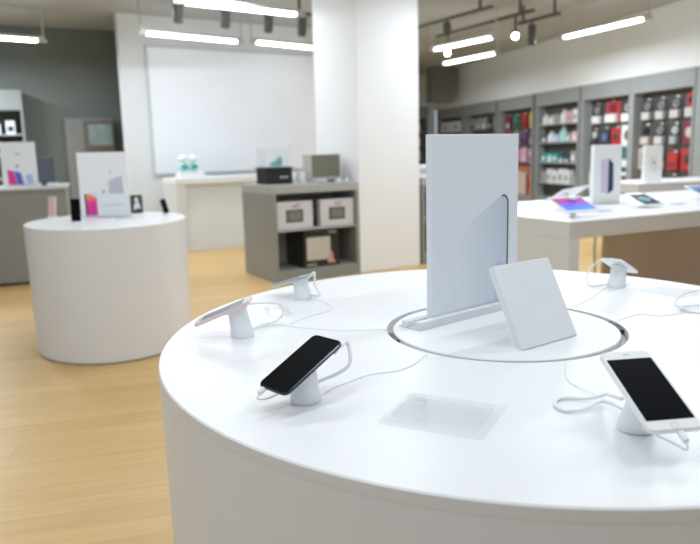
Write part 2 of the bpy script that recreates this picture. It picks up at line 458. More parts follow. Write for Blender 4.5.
# tilted white block
def frame_obj(name, label, cat, c, x, up, group=None):
    x = Vector(x).normalized(); up = Vector(up); up = (up-x*up.dot(x)).normalized(); n = x.cross(up)
    t = thing(name, label, cat, group=group)
    m4 = Matrix((x, up, n)).transposed().to_4x4(); m4.translation = c
    t.matrix_world = m4
    return t
tl = frame_obj('tilted_sign_block', 'blank white square block leaning back on the turntable in front of the tall panel', 'sign', (.4035, 1.489, .9225), (.806, .592, 0), (-.27, .359, .893))
bm = MB(); slab(bm, .182, .186, .019, .003, .0015, z=-.0095); obj('face_board', bm, M['card'], tl, True)
bm = MB(); box(bm, -.078, .085, -.098, -.0925, -.030, .004, .001); obj('clear_lip', bm, M['clear2'], tl)
bm = MB(); box(bm, -.02, .02, -.092, .03, -.030, -.0245, .001); obj('rear_prop', bm, M['clear2'], tl)

# ------------------------------------------------------------------ phones, stands, cables
def phone(label, c, x, up, w, h, body, face, screen=None, home=False, t=.0076, r=.011, bezel=None):
    ph = frame_obj('smartphone', label, 'smartphone', c, x, up)
    bm = MB(); slab(bm, w, h, t, r, .0022); obj('body', bm, M[body], ph, True)
    bm = MB(); slab(bm, w-.003, h-.003, .0008, r-.0015, .0003, z=t/2+.0002); obj('front_glass', bm, M[face], ph, True)
    if screen:
        bm = MB(); slab(bm, bezel[0], bezel[1], .0006, .0012, .0002, z=t/2+.0007); obj('screen', bm, M[screen], ph)
    if home:
        bm = MB(); torus(bm, (0, -h/2+.0085, t/2+.0006), .0050, .0004, 'z', 20, 6); obj('home_button', bm, M['silver'], ph, True)
        bm = MB(); slab(bm, .011, .0014, .0006, .0006, .0002, z=t/2+.0007, cy=h/2-.009); obj('earpiece', bm, M['inkgrey'], ph)
    bm = MB(); slab(bm, .0012, .011, .0022, .0005, .0002, z=0, cx=w/2+.0003, cy=.025); obj('side_button', bm, M[body], ph)
    bm = MB(); slab(bm, .012, .022, .0016, .005, .0003, z=-t/2-.0006, cx=-w/2+.014, cy=h/2-.020); obj('camera', bm, M['dark' if body == 'phonebody' else 'silver'], ph, True)
    return ph

def stand(label, base, c, x, up, shift=0.0):
    """flared white post whose slanted pad carries the phone"""
    x = Vector(x).normalized(); up = Vector(up); up = (up-x*up.dot(x)).normalized(); n = x.cross(up)
    s = thing('phone_stand', label, 'stand', (base[0], base[1], T), 0, 'white security phone stands')
    b = Vector((base[0], base[1], T)); cc = Vector(c)+up*shift-n*.0047-b
    def ring(center, ax, ay, rx, ry, nn=28):
        return [center+ax*rx*math.cos(2*PI*k/nn)+ay*ry*math.sin(2*PI*k/nn) for k in range(nn)]
    hx = Vector((x.x, x.y, 0)).normalized(); hy = Vector((-hx.y, hx.x, 0))
    top = cc-n*.004
    rs = []
    for f, rx in ((0, .0262), (.04, .0268), (.16, .0264), (.45, .0238), (.75, .0228), (1, .0228)):
        ctr = top*f; ctr.z = .0005+(top.z-.0005)*f
        ay = hy.lerp(up, f).normalized(); rs.append(ring(ctr, hx.lerp(x, f).normalized(), ay, rx, rx*1.0))
    bm = MB(); loft(bm, rs); obj('post', bm, M['white'], s, True)
    bm = MB(); loft(bm, [ring(top, x, up, .0225, .03), ring(cc, x, up, .0225, .03)]); obj('mounting_pad', bm, M['white'], s, True)
    return s, cc+b, n

black_x, black_up = (.716, -.698, -.015), (.642, .651, .405)
off = lambda px, py: None
bc = (-.0851, 1.1288, .906)
phone('black smartphone with a dark blank screen on the front-left stand', bc, black_x, black_up, .0709, .1436, 'phonebody', 'blackglass')
stand('white flared stand under the black phone', (-.081, 1.141), bc, black_x, black_up)
wc = (.4097, .931, .9167)
wx, wu = (.992, .123, .005), (-.114, .906, .408)
wcen = Vector(wc)
phone('large white smartphone with a black screen at the right edge of the round table', tuple(wcen), wx, wu, .0779, .1582, 'gloss', 'gloss', 'blackglass', True, bezel=(.0685, .1218))
stand('white flared stand under the large white phone', (.417, .985), tuple(wcen), wx, wu)
gb = Vector((-.262, 1.583)); rad = (gb-Vector((TX, TY))).normalized()
def radial(bx, by, hc, inward=.005, tz=.408):
    rad = (Vector((bx, by))-Vector((TX, TY))).normalized()
    th = math.sqrt(1-tz*tz); up = Vector((-rad.x*th, -rad.y*th, tz)); x = Vector((-rad.y, rad.x, 0))
    return (bx+rad.x*inward, by+rad.y*inward, T+hc), tuple(x), tuple(up)
gc, gx, gu = radial(-.252, 1.582, .060, .042, .37)
phone('rose pink smartphone with a grey screen on the stand at the table\'s left edge', gc, gx, gu, .0671, .1383, 'pink', 'gloss', 'reflectscreen', True, bezel=(.0585, .104))
stand('white flared stand under the rose pink phone', (-.252, 1.582), gc, gx, gu, .030)
sc_, sx_, su_ = radial(-.140, 1.995, .050, .034, .30)
phone('silver smartphone seen edge-on at the rear left of the round table', sc_, sx_, su_, .0671, .1383, 'silver', 'gloss', 'bluegrey', True, bezel=(.0585, .104))
stand('white flared stand under the silver phone below the grey cabinet', (-.138, 1.995), sc_, sx_, su_, .028)
kc, kx, ku = radial(.790, 2.045, .060, .02, .38)
phone('white smartphone facing away at the rear right of the round table', kc, kx, ku, .0671, .1383, 'gloss', 'gloss', 'bluegrey', True, bezel=(.0585, .104))
stand('white flared stand under the phone that faces away', (.790, 2.045), kc, kx, ku)

def cable(name, label, pts, r=.0017, plug=None, plug_m='white'):
    bm = MB(); tube(bm, pts, r, 8, 6)
    o = obj(name, bm, M['white'], None, True); tag(o, label, 'cable')
    if plug is not None:
        p, d, L, rr = plug; d = Vector(d).normalized()
        bm = MB(); cyl(bm, 0, 0, 0, L, rr, 12); bmesh.ops.transform(bm, matrix=Matrix.Translation(p) @ Vector((0, 0, 1)).rotation_difference(d).to_matrix().to_4x4(), verts=bm.verts[:])
        obj('plug', bm, M[plug_m], o, True)
    return o
zt = T+.0018
def tpts(L, z=None): return [(x, y, (zt if z is None else z)) if True else 0 for x, y in L]
bU = Vector(black_up); bX = Vector(black_x); bN = bX.cross(bU)
q = Vector(bc)
e0 = q+bX*.030+bU*.050-bN*.006
cable('coiled_cable', 'thick white cable looping from the black phone back to its stand',
      [tuple(e0), (-.0095, 1.205, .921), (-.0035, 1.19, .900), (-.007, 1.178, .886), (-.024, 1.166, .877), (-.046, 1.156, .871), (-.060, 1.148, .868)], .0034)
b0 = q-bX*.018-bU*.0718
cable('charging_lead', 'short white charging plug and lead under the black phone\'s lower edge',
      [tuple(b0-bU*.0135), tuple(b0-bU*.016+Vector((0, 0, -.008))), tuple(b0-bU*.004+Vector((.008, .01, -.018))), tuple(b0+Vector((.03, .045, -.02))), (-.095, 1.128, T+.022)], .0013, (b0-bU*.013, bU, .012, .0046))
wU = Vector(wu); wX = Vector(wx); wN = wX.cross(wU)
w0 = wcen+wX*.004-wU*.0791
cable('charging_lead', 'short white charging plug and lead with a violet light below the white phone',
      [tuple(w0-wU*.016), tuple(w0-wU*.018+Vector((0, 0, -.010))), tuple(w0+Vector((.0, .012, -.022))), (.405, .95, T+.02)], .0016, (w0-wU*.016, wU, .015, .0045))
bm = MB(); ball(bm, tuple(w0-wU*.008+wN*.0042), .0026, .0026, .0012, 10); obj('indicator_light', bm, M['led'], bpy.data.objects[[o.name for o in C.objects if o.name.startswith('charging_lead')][-1]])
cable('coiled_cable', 'thick white cable loop lying left of the large white phone',
      [(.392, .975, T+.05), (.392, 1.02, T+.04), (.408, 1.075, T+.022), (.389, 1.099, zt+.005), (.353, 1.112, zt+.002), (.336, 1.103, zt+.002), (.327, 1.077, zt+.002), (.336, 1.054, zt+.002), (.365, 1.052, zt+.005), (.400, 1.075, T+.010), (.416, 1.03, T+.014), (.405, .99, T+.02)], .003)
cable('thin_cable', 'thin white cable from the turntable\'s front edge to the large white phone',
      [(.416, 1.328, T-.004), (.413, 1.308, zt-.0005), (.388, 1.223, zt-.0006), (.390, 1.179, zt-.0006), (.404, 1.132, zt+.002), (.43, 1.05, zt), (.425, .995, zt+.001)], .0008)
cable('thin_cable', 'thin white cable from the turntable\'s front-left edge to the black phone\'s stand',
      [(.160, 1.405, T-.004), (.150, 1.385, zt-.0005), (.116, 1.319, zt-.0006), (.081, 1.285, zt-.0006), (.033, 1.27, zt-.0006), (-.014, 1.222, zt-.0006), (-.042, 1.19, zt-.0006), (-.055, 1.160, zt)], .0008)
cable('thin_cable', 'thin white cable from the turntable\'s left edge to the rose pink phone',
      [(.088, 1.602, T-.004), (.072, 1.603, zt-.0005), (-.027, 1.605, zt-.0006), (-.124, 1.644, zt-.0006), (-.188, 1.68, zt-.0006), (-.236, 1.637, zt-.0002), (-.240, 1.595, zt+.001)], .0008)
cable('coiled_cable', 'thick white cable curled right of the rose pink phone\'s stand',
      [tuple(Vector(gc)+Vector(gu)*.05+Vector(gx)*(-.015)-Vector(gx).cross(Vector(gu))*.006), (-.185, 1.65, T+.062), (-.168, 1.685, T+.042), (-.172, 1.70, T+.018), (-.19, 1.69, zt+.004), (-.212, 1.655, T+.010), (-.233, 1.602, T+.012)], .0026)
cable('thin_cable', 'thin white cable trailing from the silver phone toward the pink phone',
      [(-.112, 1.99, zt+.001), (-.072, 1.92, zt-.0004), (-.051, 1.854, zt-.0006), (-.07, 1.80, zt-.0006), (-.115, 1.75, zt-.0006), (-.15, 1.676, zt-.0006)], .0008)
cable('coiled_cable', 'thick white cable hooked over the top of the silver phone',
      [tuple(Vector(sc_)+Vector(su_)*.060-Vector(sx_).cross(Vector(su_))*.006), tuple(Vector(sc_)+Vector(su_)*.088+Vector((0, 0, .004))), tuple(Vector(sc_)+Vector(su_)*.088+Vector((0, 0, -.03))), (-.088, 1.96, T+.014), (-.118, 1.985, T+.012)], .003)
cable('coiled_cable', 'white cable looping left of the phone that faces away',
      [(.80, 2.10, T+.075), (.775, 2.15, T+.06), (.735, 2.13, T+.03), (.712, 2.06, zt+.004), (.735, 2.045, zt+.002), (.768, 2.04, T+.01)], .0024)
cable('thin_cable', 'thin white cable from the turntable\'s rear edge to the phone that faces away',
      [(.562, 1.776, T-.004), (.575, 1.785, zt-.0005), (.65, 1.87, zt-.0006), (.735, 2.0, zt-.0006), (.772, 2.035, zt+.001)], .0008)
cable('thin_cable', 'thin white cable from the turntable\'s right edge toward the photo\'s right border',
      [(.624, 1.62, T-.004), (.634, 1.628, zt-.0005), (.666, 1.655, zt-.0006), (.717, 1.69, zt-.0006), (.751, 1.665, zt-.0006), (.812, 1.684, zt-.0006), (.838, 1.70, zt-.0002)], .0008)
cable('coiled_cable', 'thick white cable coil at the right border beside the flat clear plate',
      [(.838, 1.70, zt+.002), (.824, 1.74, zt+.012), (.870, 1.79, T+.028), (.93, 1.80, T+.034), (.985, 1.77, T+.02), (.96, 1.70, zt+.003), (.885, 1.672, zt+.001), (.838, 1.70, zt+.001), (.84, 1.735, zt+.004), (.89, 1.75, zt+.004)], .0032)

def plate(label, c, rz, w, d, h=.007, inner=True):
    t = thing('acrylic_plate', label, 'plate', (c[0], c[1], T), rz, 'flat clear acrylic plates on the round table')
    bm = MB(); box(bm, -w/2, w/2, -d/2, d/2, 0.0004, h, .0012); obj('base_sheet', bm, M['clear2'], t)
    if inner:
        bm = MB(); box(bm, -w*.42, w*.42, -d*.36, d*.40, h+.0002, h+.0052, .001); obj('raised_cover', bm, M['clear2'], t)
        for i4 in ((-w*.36, -w*.10, d*.14, d*.26), (w*.2, w*.36, 0, d*.2)):
            bm = MB(); box(bm, *i4, h+.0053, h+.0058); obj('insert', bm, M['clear2'], t)
    return t
plate('flat clear acrylic plate lying at the front middle of the round table', (.1415, 1.052), R(-26.5), .166, .136)
plate('small clear acrylic plate lying between the pink and silver phones', (-.193, 1.822), R(15), .06, .10, .005, False)
plate('clear acrylic plate lying flat by the right border near the coiled cable', (.905, 1.938), R(-62), .135, .115, .006, False)

# ------------------------------------------------------------------ round table at the left
LX, LY, LA, LB, LT = -1.6422, 4.7707, .519, .6445, .2889
lt = thing('round_display_table', 'smaller white round display table standing on the wood floor at left', 'table', (LX, LY, 0), LT)
bm = MB(); loft(bm, [ellipse(0, 0, LA*.982, LB*.982, .012, 96), ellipse(0, 0, LA*.9995, LB*.9995, T-.0202, 96)]); obj('body', bm, M['tside'], lt, True)
bm = MB(); loft(bm, [ellipse(0, 0, LA*.96, LB*.96, 0, 96), ellipse(0, 0, LA*.96, LB*.96, .012, 96)]); obj('plinth', bm, M['groove'], lt, True)
bm = MB(); loft(bm, [ellipse(0, 0, LA, LB, T-.02, 96), ellipse(0, 0, LA, LB, T-.0025, 96), ellipse(0, 0, LA-.0025, LB-.0025, T, 96)]); edge_mat(obj('top', bm, M['table'], lt, True))

lp = thing('display_sign', 'white panel with a pink printed phone on the left round table', 'display panel', (-1.925, 5.06, T), R(11))
bm = MB(); box(bm, 0, .328, 0, .02, .0062, .455, .003); obj('board', bm, M['bwhite'], lp)
bm = MB(); box(bm, .02, .305, -.04, .06, 0, .006); obj('foot', bm, M['clear2'], lp)
bm = MB(); prism_xz(bm, [(.045, .01), (.04, .155), (.055, .165), (.115, .135), (.118, .01)], -.0015, .001); obj('printed_pink_phone', bm, M['pinkfade'], lp)
bm = MB(); prism_xz(bm, [(.033, .01), (.03, .155), (.04, .165), (.047, .155), (.045, .01)], -.001, .001); obj('printed_phone_edge', bm, M['navy'], lp)
bm = MB(); prism_xz(bm, [(.20, .16), (.205, .25), (.285, .285), (.292, .16)], -.0015, .001); obj('printed_grey_phone', bm, M['palegrey'], lp)
bm = MB(); prism_xz(bm, [(.293, .155), (.289, .283), (.298, .278), (.30, .155)], -.0018, .001); obj('printed_dark_edge', bm, M['inkgrey'], lp)
bm = MB(); box(bm, .215, .228, -.0012, .001, .305, .317); box(bm, .155, .175, -.0012, .001, .165, .185); box(bm, .08, .115, -.0012, .001, .158, .163); obj('printed_marks', bm, M['inkgrey'], lp)

lc = thing('white_card_sign', 'blank white card standing in front of the pink-phone panel', 'sign', (-1.765, 4.95, T), R(6))
bm = MB(); box(bm, 0, .225, 0, .006, .004, .15, .001); obj('card', bm, M['white'], lc)
bm = MB(); box(bm, .03, .195, -.0008, .001, .085, .089); obj('printed_line', bm, M['inkgrey'], lc)
bm = MB(); box(bm, .0, .225, -.03, .05, 0, .0045); obj('foot', bm, M['clear2'], lc)

def upright_phone(label, x, y, rz, w, h, t, tilt, m, face):
    p = thing('smartphone', label, 'smartphone', (x, y, T+.014), rz)
    for nm, mm, args in (('body', m, (w, h, t, .008, .002, 0)), ('front_glass', face, (w-.004, h-.004, .0012, .007, .0003, t/2+.0003))):
        bm = MB(); slab(bm, args[0], args[1], args[2], args[3], args[4], z=args[5], cy=h/2)
        bmesh.ops.transform(bm, matrix=Matrix.Rotation(R(tilt), 4, 'X'), verts=bm.verts[:])
        obj(nm, bm, M[mm], p, True)
    s = thing('phone_stand', 'low white stand under the '+label.split(' on ')[0], 'stand', (x, y, T), rz, 'low white stands on the left table')
    bm = MB(); lathe(bm, [(.036, 0), (.036, .008), (.028, .014)], 24); obj('base', bm, M['white'], s, True)
    return p
upright_phone('pale pink smartphone standing upright on the left table', -2.11, 5.00, R(-30), .075, .140, .012, 84, 'pinkp', 'pinkp')
upright_phone('black smartphone standing upright on the left table', -1.765, 4.545, R(12), .060, .146, .012, 84, 'black', 'blackglass')
upright_phone('narrow black phone seen edge-on on the left table', -1.30, 5.02, R(72), .06, .105, .012, 74, 'black', 'blackglass')
ls = thing('dark_picture_sign', 'small dark sign with a pale figure standing right of the pink-phone panel', 'sign', (-1.632, 5.27, T), R(12))
bm = MB(); box(bm, 0, .088, 0, .012, .0, .135, .002); obj('board', bm, M['dark'], ls)
bm = MB(); ball(bm, (.045, -.001, .10), .016, .003, .018, 10); prism_xz(bm, [(.02, .02), (.03, .075), (.06, .085), (.075, .03), (.05, .035)], -.002, .001); obj('printed_figure', bm, M['card'], ls)
pl = thing('acrylic_plate', 'clear acrylic plate lying in front of the card on the left table', 'plate', (-1.50, 4.80, T), R(20))
bm = MB(); box(bm, -.09, .09, -.06, .06, .0005, .007, .001); obj('sheet', bm, M['clear2'], pl)

# ------------------------------------------------------------------ grey counter and shelving at far left
lcn = thing('grey_counter', 'long grey counter at the left edge behind the round table', 'counter', (-3.43, 6.97, 0), R(20))
bm = MB(); box(bm, -2.2, .60, 0, 1.25, .03, .945, .004); obj('body', bm, M['grey'], lcn)
bm = MB(); box(bm, -2.2, .615, -.012, 1.26, .946, .972, .004); obj('countertop', bm, M['grey_l'], lcn)
bm = MB(); box(bm, -2.2, .57, .03, 1.2, 0, .03); obj('plinth', bm, M['dark'], lcn)
cpn = thing('display_sign', 'white panel with pink and blue printed phones on the grey counter', 'display panel', (-3.70, 7.60, .972), R(8))
bm = MB(); box(bm, 0, .355, 0, .02, .0052, .47, .003); obj('board', bm, M['bwhite'], cpn)
bm = MB(); prism_xz(bm, [(.06, .02), (.055, .18), (.12, .165), (.15, .02)], -.0015, .001); obj('printed_pink_phone', bm, M['magenta'], cpn)
bm = MB(); prism_xz(bm, [(.155, .02), (.125, .163), (.19, .145), (.215, .02)], -.0016, .001); obj('printed_blue_phone', bm, M['printblue'], cpn)
bm = MB(); prism_xz(bm, [(.245, .03), (.24, .12), (.30, .13), (.315, .03)], -.0016, .001); obj('printed_pale_phone', bm, M['paleblue'], cpn)
bm = MB(); box(bm, .15, .20, -.0012, .001, .335, .35); box(bm, .145, .175, -.0012, .001, .20, .235); obj('printed_marks', bm, M['inkgrey'], cpn)
bm = MB(); box(bm, .02, .335, -.03, .07, -.0, .005); obj('foot', bm, M['clear2'], cpn)
dd = thing('dark_monitor', 'small dark blue-grey screen unit standing right of the panel on the grey counter', 'monitor', (-3.385, 7.72, .972), R(15))
bm = MB(); box(bm, 0, .19, 0, .03, .03, .30, .006); obj('casing', bm, M['bluegrey'], dd)
bm = MB(); box(bm, .012, .178, -.002, .001, .045, .285); obj('screen', bm, M['bluegrey'], dd)
bm = MB(); box(bm, .04, .15, -.03, .07, 0, .03, .005); obj('foot', bm, M['dark'], dd)
for i, (x, y, w, lab) in enumerate(((-3.21, 7.55, .11, 'small white price holder on the grey counter, nearer its right end'), (-3.38, 7.58, .09, 'small white price holder on the grey counter, below the dark screen'))):
    t = thing('price_holder', lab, 'price holder', (x, y, .972), R(20), 'price holders on the grey counter')
    bm = MB(); prism_xz(bm, [(0, 0), (w, 0), (w, .004), (0, .004)], 0, .05); obj('base', bm, M['clear2'], t)
    bm = MB(); box(bm, 0, w, .02, .024, .004, .035); obj('card', bm, M['card'], t)

def hang_pack(kind, base, rz, label, group, w=.20, h=.28, colours=('dark', 'card', 'dark')):
    """retail pack on a hook: backing card, product tray and a round product or window"""
    t = thing('hanging_pack', label, 'pack', base, rz, group)
    a, b, c = (tuple(colours)+(colours[-1],))[:3]
    if kind == 'headphone':
        bm = MB(); box(bm, -w/2, w/2, 0, .012, 0, h, .002); obj('backing_card', bm, M[a], t)
        bm = MB(); box(bm, -w*.38, w*.38, -.07, -.001, .004, h*.40, .006); obj('tray', bm, M[b], t)
        bm = MB(); torus(bm, (0, -.025, h*.70), h*.15, h*.05, 'y', 16, 6); obj('earphones', bm, M[c], t, True)
    elif kind == 'window':
        bm = MB(); box(bm, -w/2, w/2, -.05, .01, 0, h, .004); obj('box', bm, M[a], t)
        bm = MB(); ball(bm, (0, -.051, h*.52), w*.27, .012, h*.25, 14); obj('window', bm, M[b], t, True)
    elif kind == 'frame':
        bm = MB()
        for q4 in ((-w/2, w/2, h*.84, h), (-w/2, w/2, 0, h*.16), (-w/2, -w*.30, h*.16, h*.84), (w*.30, w/2, h*.16, h*.84)):
            box(bm, q4[0], q4[1], -.05, .01, q4[2], q4[3])
        obj('box', bm, M[a], t)
        bm = MB(); box(bm, -w*.30, w*.30, -.03, .0, h*.16, h*.84); obj('window', bm, M[b], t)
        bm = MB(); ball(bm, (0, -.035, h*.45), w*.14, .02, h*.18, 10); obj('product', bm, M[c], t, True)
    else:
        bm = MB(); box(bm, -w/2, w/2, -.05, .01, 0, h, .004); obj('box', bm, M[a], t)
        bm = MB(); box(bm, -w*.36, w*.36, -.052, -.049, h*.12, h*.45); obj('label', bm, M[b], t)
    bm = MB(); tube(bm, [(0, .06, h+.012), (0, -.03, h+.012), (0, -.05, h+.022)], .004, 6, 3); obj('hook', bm, M['steel'], t)
    bm = MB(); box(bm, -.02, .02, 0.0, .006, h-.004, h+.03); obj('hang_tab', bm, M['card'], t)
    return t

ORD = ['leftmost', 'second from left', 'third from left', 'fourth from left', 'fifth from left', 'sixth from left']
def shelving_bay(p, rz, W, label, back='bayback', z1=2.0, zf=2.25, d=.20, shelves=(), post=.075, base=.30, name='shelving_bay', side='bay', fascia='bay', shelfm='shelf'):
    t = thing(name, label, 'shelving', (p[0], p[1], 0), rz, 'wall shelving bays')
    bm = MB(); box(bm, -post, 0, 0, d, 0, zf-.002, .003); obj('upright', bm, M[side], t)
    bm = MB(); box(bm, W, W+post*.5, 0, d, 0, zf-.002, .003); obj('upright', bm, M[side], t)
    bm = MB(); box(bm, 0, W, d-.03, d, base, z1); obj('back_panel', bm, M[back], t)
    bm = MB(); box(bm, 0, W, 0, d-.03, z1, zf-.002, .003); obj('fascia', bm, M[fascia], t)
    bm = MB(); box(bm, 0, W, 0.01, d-.031, 0, base, .004); obj('base_cabinet', bm, M[side], t)
    for z in shelves:
        bm = MB(); box(bm, .002, W-.002, .02, d-.031, z-.022, z, .002); obj('shelf', bm, M[shelfm], t)
    return t

# shelving in front of the dark wall, far left
ca, sa = math.cos(R(25)), math.sin(R(25))
def dwp(x, y): return (DW[0]+x*ca-y*sa, DW[1]+x*sa+y*ca)
s0 = -.90                                      # its right end along the dark wall
p0 = dwp(s0-1.5, -.42)
shelving_bay(p0, R(25), 1.42, 'grey shelving bay of small goods against the dark wall at the left border', 'bayback', 1.95, 2.23, .40, (1.62, 1.32, 1.0), .06)
for j, zz in enumerate((1.62, 1.32)):
    for k in range(4):
        xx = .70+.19*k
        bx, by = p0[0]+xx*ca-.2*sa, p0[1]+xx*sa+.2*ca
        t = thing('boxed_gadget', f'small {"white" if j == 0 else ("teal and white" if k==2 else "grey")} boxed gadget, {ORD[k]} {"upper" if j==0 else "lower"} shelf, left border', 'box', (bx, by, zz), R(25), 'goods on the left border shelving')
        hh = (.17, .2, .15, .19)[(k+j) % 4]
        bm = MB(); box(bm, -.06, .06, -.05, .05, 0, hh, .004); obj('carton', bm, M[('card' if j == 0 else ('teal_l' if k == 2 else 'greypack'))], t)
        bm = MB(); box(bm, -.035, .035, -.053, -.049, hh*.2, hh*.6); obj('window', bm, M['dark'], t)

# grey unit with a screen on the dark wall
kp = dwp(-.40, -.30)
kk = thing('wall_kiosk', 'grey cabinet with a brown framed screen against the dark wall', 'kiosk', (kp[0], kp[1], 0), R(25))
bm = MB(); box(bm, 0, .68, 0, .29, 0, 1.84, .005); obj('cabinet', bm, M['kiosk'], kk)
bm = MB(); box(bm, .25, .675, -.025, -.001, 1.37, 1.80, .006); obj('screen_frame', bm, M['brown'], kk)
bm = MB(); box(bm, .31, .65, -.03, -.024, 1.44, 1.75, .004); obj('screen', bm, M['kscreen'], kk)

# ------------------------------------------------------------------ white counter under the board
cc_ = thing('white_counter', 'pale counter below the white board behind the grey cabinet', 'counter', (-2.155, 9.105, 0), R(29.6))
bm = MB(); box(bm, -.06, 1.9, 0, .62, .885, .965, .005); obj('countertop', bm, M['column'], cc_)
bm = MB(); box(bm, -.055, .07, .005, .615, 0, .884, .004); obj('end_panel', bm, M['rtside'], cc_)
bm = MB(); box(bm, 1.76, 1.895, .005, .615, 0, .884, .004); obj('end_panel', bm, M['rtside'], cc_)
bm = MB(); box(bm, .071, 1.759, .07, .60, .0, .884, .002); obj('front_panel', bm, M['wall'], cc_)
ph_ = thing('white_plinth', 'small white stepped plinth on the pale counter', 'plinth', (-2.08, 9.36, .965), R(29.6))
bm = MB(); prism_xz(bm, [(-.17, 0), (.19, 0), (.155, .085), (-.15, .085)], -.09, .09); obj('block', bm, M['white'], ph_)
for k, (dx, lab) in enumerate(((-.085, 'left of two white and teal round gadgets on the small plinth'), (.05, 'right of two white and teal round gadgets on the small plinth'))):
    gx_, gy_ = -2.08+dx*math.cos(R(29.6)), 9.36+dx*math.sin(R(29.6))
    t = thing('round_gadget', lab, 'gadget', (gx_, gy_, .965+.085), R(29.6), 'white and teal gadgets'); t.scale = (1.1, 1.1, 1.15)
    bm = MB(); lathe(bm, [(.03, 0), (.055, .01), (.06, .05), (.045, .09), (.03, .10)], 20); obj('body', bm, M['teal_l'], t, True)
    bm = MB(); ball(bm, (0, 0, .135), .055, .05, .05, 14); obj('head', bm, M['white'], t, True)
    bm = MB(); ball(bm, (0, -.05, .055), .036, .016, .030, 12); obj('face_plate', bm, M['teal'], t, True)
    for ex in (-.03, .03):
        bm = MB(); cyl(bm, ex, 0, .16, .20, .008, 8); obj('ear', bm, M['white'], t, True)

# ------------------------------------------------------------------ grey open cabinets beside the column
CA = 29.6
def open_cabinet(p, label, W=.955, D=.80, H=.948):
    t = thing('open_cabinet', label, 'cabinet', (p[0], p[1], 0), R(CA), 'grey open display cabinets')
    bm = MB(); box(bm, 0, .038, 0, D, .0, H-.083, .003); obj('side_panel', bm, M['grey'], t)
    bm = MB(); box(bm, W-.038, W, 0, D, .0, H-.083, .003); obj('side_panel', bm, M['grey'], t)
    bm = MB(); box(bm, -.002, W+.002, -.003, D, H-.083, H, .003); obj('top', bm, M['grey_l'], t)
    bm = MB(); box(bm, .038, W-.038, .012, D-.02, .495, .52, .002); obj('shelf', bm, M['grey_l'], t)
    bm = MB(); box(bm, .038, W-.038, 0, D-.02, .0, .115, .002); obj('plinth', bm, M['grey'], t)
    bm = MB(); box(bm, .039, W-.039, .47, .49, .116, H-.084); obj('back_panel', bm, M['grey_l'], t)
    return t
CP = (-.72, 6.716)
open_cabinet(CP, 'grey open cabinet with boxed goods on two shelves, left of the column')
def cab(u, v): return (CP[0]+u*math.cos(R(CA))-v*math.sin(R(CA)), CP[1]+u*math.sin(R(CA))+v*math.cos(R(CA)))
C2 = (.81, 7.68)
open_cabinet(C2, 'grey open cabinet right of the column, mostly behind the tall panel')

def white_device_box(u, v, lab):
    x, y = cab(u, v); t = thing('white_product_box', lab, 'box', (x, y, .52), R(CA), 'white boxes on the cabinet shelf')
    bm = MB(); box(bm, 0, .385, 0, .30, 0, .265, .004); obj('carton', bm, M['lilacbox'], t)
    bm = MB(); box(bm, .095, .28, -.002, .001, .06, .185, .001); obj('printed_picture', bm, M['fixture'], t)
    bm = MB(); box(bm, .125, .255, -.003, -.0015, .085, .165); obj('printed_device', bm, M['kiosk'], t)
    bm = MB(); prism_xz(bm, [(.16, .214), (.20, .224), (.25, .236), (.25, .243), (.21, .232), (.16, .221)], -.002, .001); box(bm, .17, .24, -.002, .001, .208, .216); obj('printed_logo', bm, M['red'], t)
    return t
white_device_box(.052, .03, 'white box with red logo and dark picture, left on the cabinet\'s upper shelf')
white_device_box(.525, .03, 'white box with red logo and dark picture, right on the cabinet\'s upper shelf')
x, y = cab(.444, .10); t = thing('black_product_box', 'narrow black box squeezed between the two white boxes in the cabinet', 'box', (x, y, .52), R(CA))
bm = MB(); box(bm, 0, .074, 0, .25, 0, .27, .003); obj('carton', bm, M['black'], t)
bm = MB(); box(bm, .022, .052, -.002, .001, .10, .2); obj('printed_picture', bm, M['dark'], t)
x, y = cab(.325, .03); t = thing('black_product_box', 'big black box with a printed beige device at the bottom of the grey cabinet', 'box', (x, y, .115), R(CA))
bm = MB(); box(bm, 0, .40, 0, .40, 0, .365, .004); obj('carton', bm, M['black'], t)
bm = MB(); slab(bm, .265, .23, .003, .012, .001, cx=.165, cy=.185); bmesh.ops.transform(bm, matrix=Matrix(((1, 0, 0, 0), (0, 0, 1, -.0015), (0, 1, 0, 0), (0, 0, 0, 1))), verts=bm.verts[:]); obj('printed_device', bm, M['beige'], t)
bm = MB(); prism_xz(bm, [(.265, .03), (.275, .10), (.30, .155), (.325, .13), (.33, .07), (.36, .03)], -.0035, .0); obj('printed_figure', bm, M['skin'], t)
bm = MB(); box(bm, .03, .14, -.002, .001, .018, .036); box(bm, .28, .37, -.002, .001, .335, .348); obj('printed_text', bm, M['greypack'], t)
bm = MB(); box(bm, -.0015, .001, .08, .16, .22, .26); box(bm, -.0015, .001, .08, .14, .14, .18); obj('printed_side_marks', bm, M['dark'], t)

x, y = cab(.055, .26); t = thing('black_carton', 'black box with pale lettering on top of the grey cabinet', 'box', (x, y, .948), R(CA))
bm = MB(); box(bm, 0, .285, 0, .25, 0, .155, .004); obj('carton', bm, M['black'], t)
bm = MB(); box(bm, -.010, .295, -.010, .26, .156, .169, .003); obj('lid', bm, M['dark'], t)
bm = MB(); box(bm, .15, .185, -.002, .001, .06, .078); box(bm, .19, .20, -.002, .001, .06, .078); box(bm, .205, .235, -.002, .001, .06, .078); obj('printed_lettering', bm, M['beige'], t)
x, y = cab(.065, .27); t = thing('clear_case', 'clear acrylic case with a teal object inside, on the black box', 'case', (x, y, 1.116), R(CA))
bm = MB(); box(bm, 0, .26, 0, .22, .0015, .19, .003); obj('case', bm, M['casing'], t)
x, y = cab(.21, .36); t = thing('teal_shoe', 'teal sports shoe inside the clear case on top of the grey cabinet', 'shoe', (x, y, 1.118), R(CA+8))
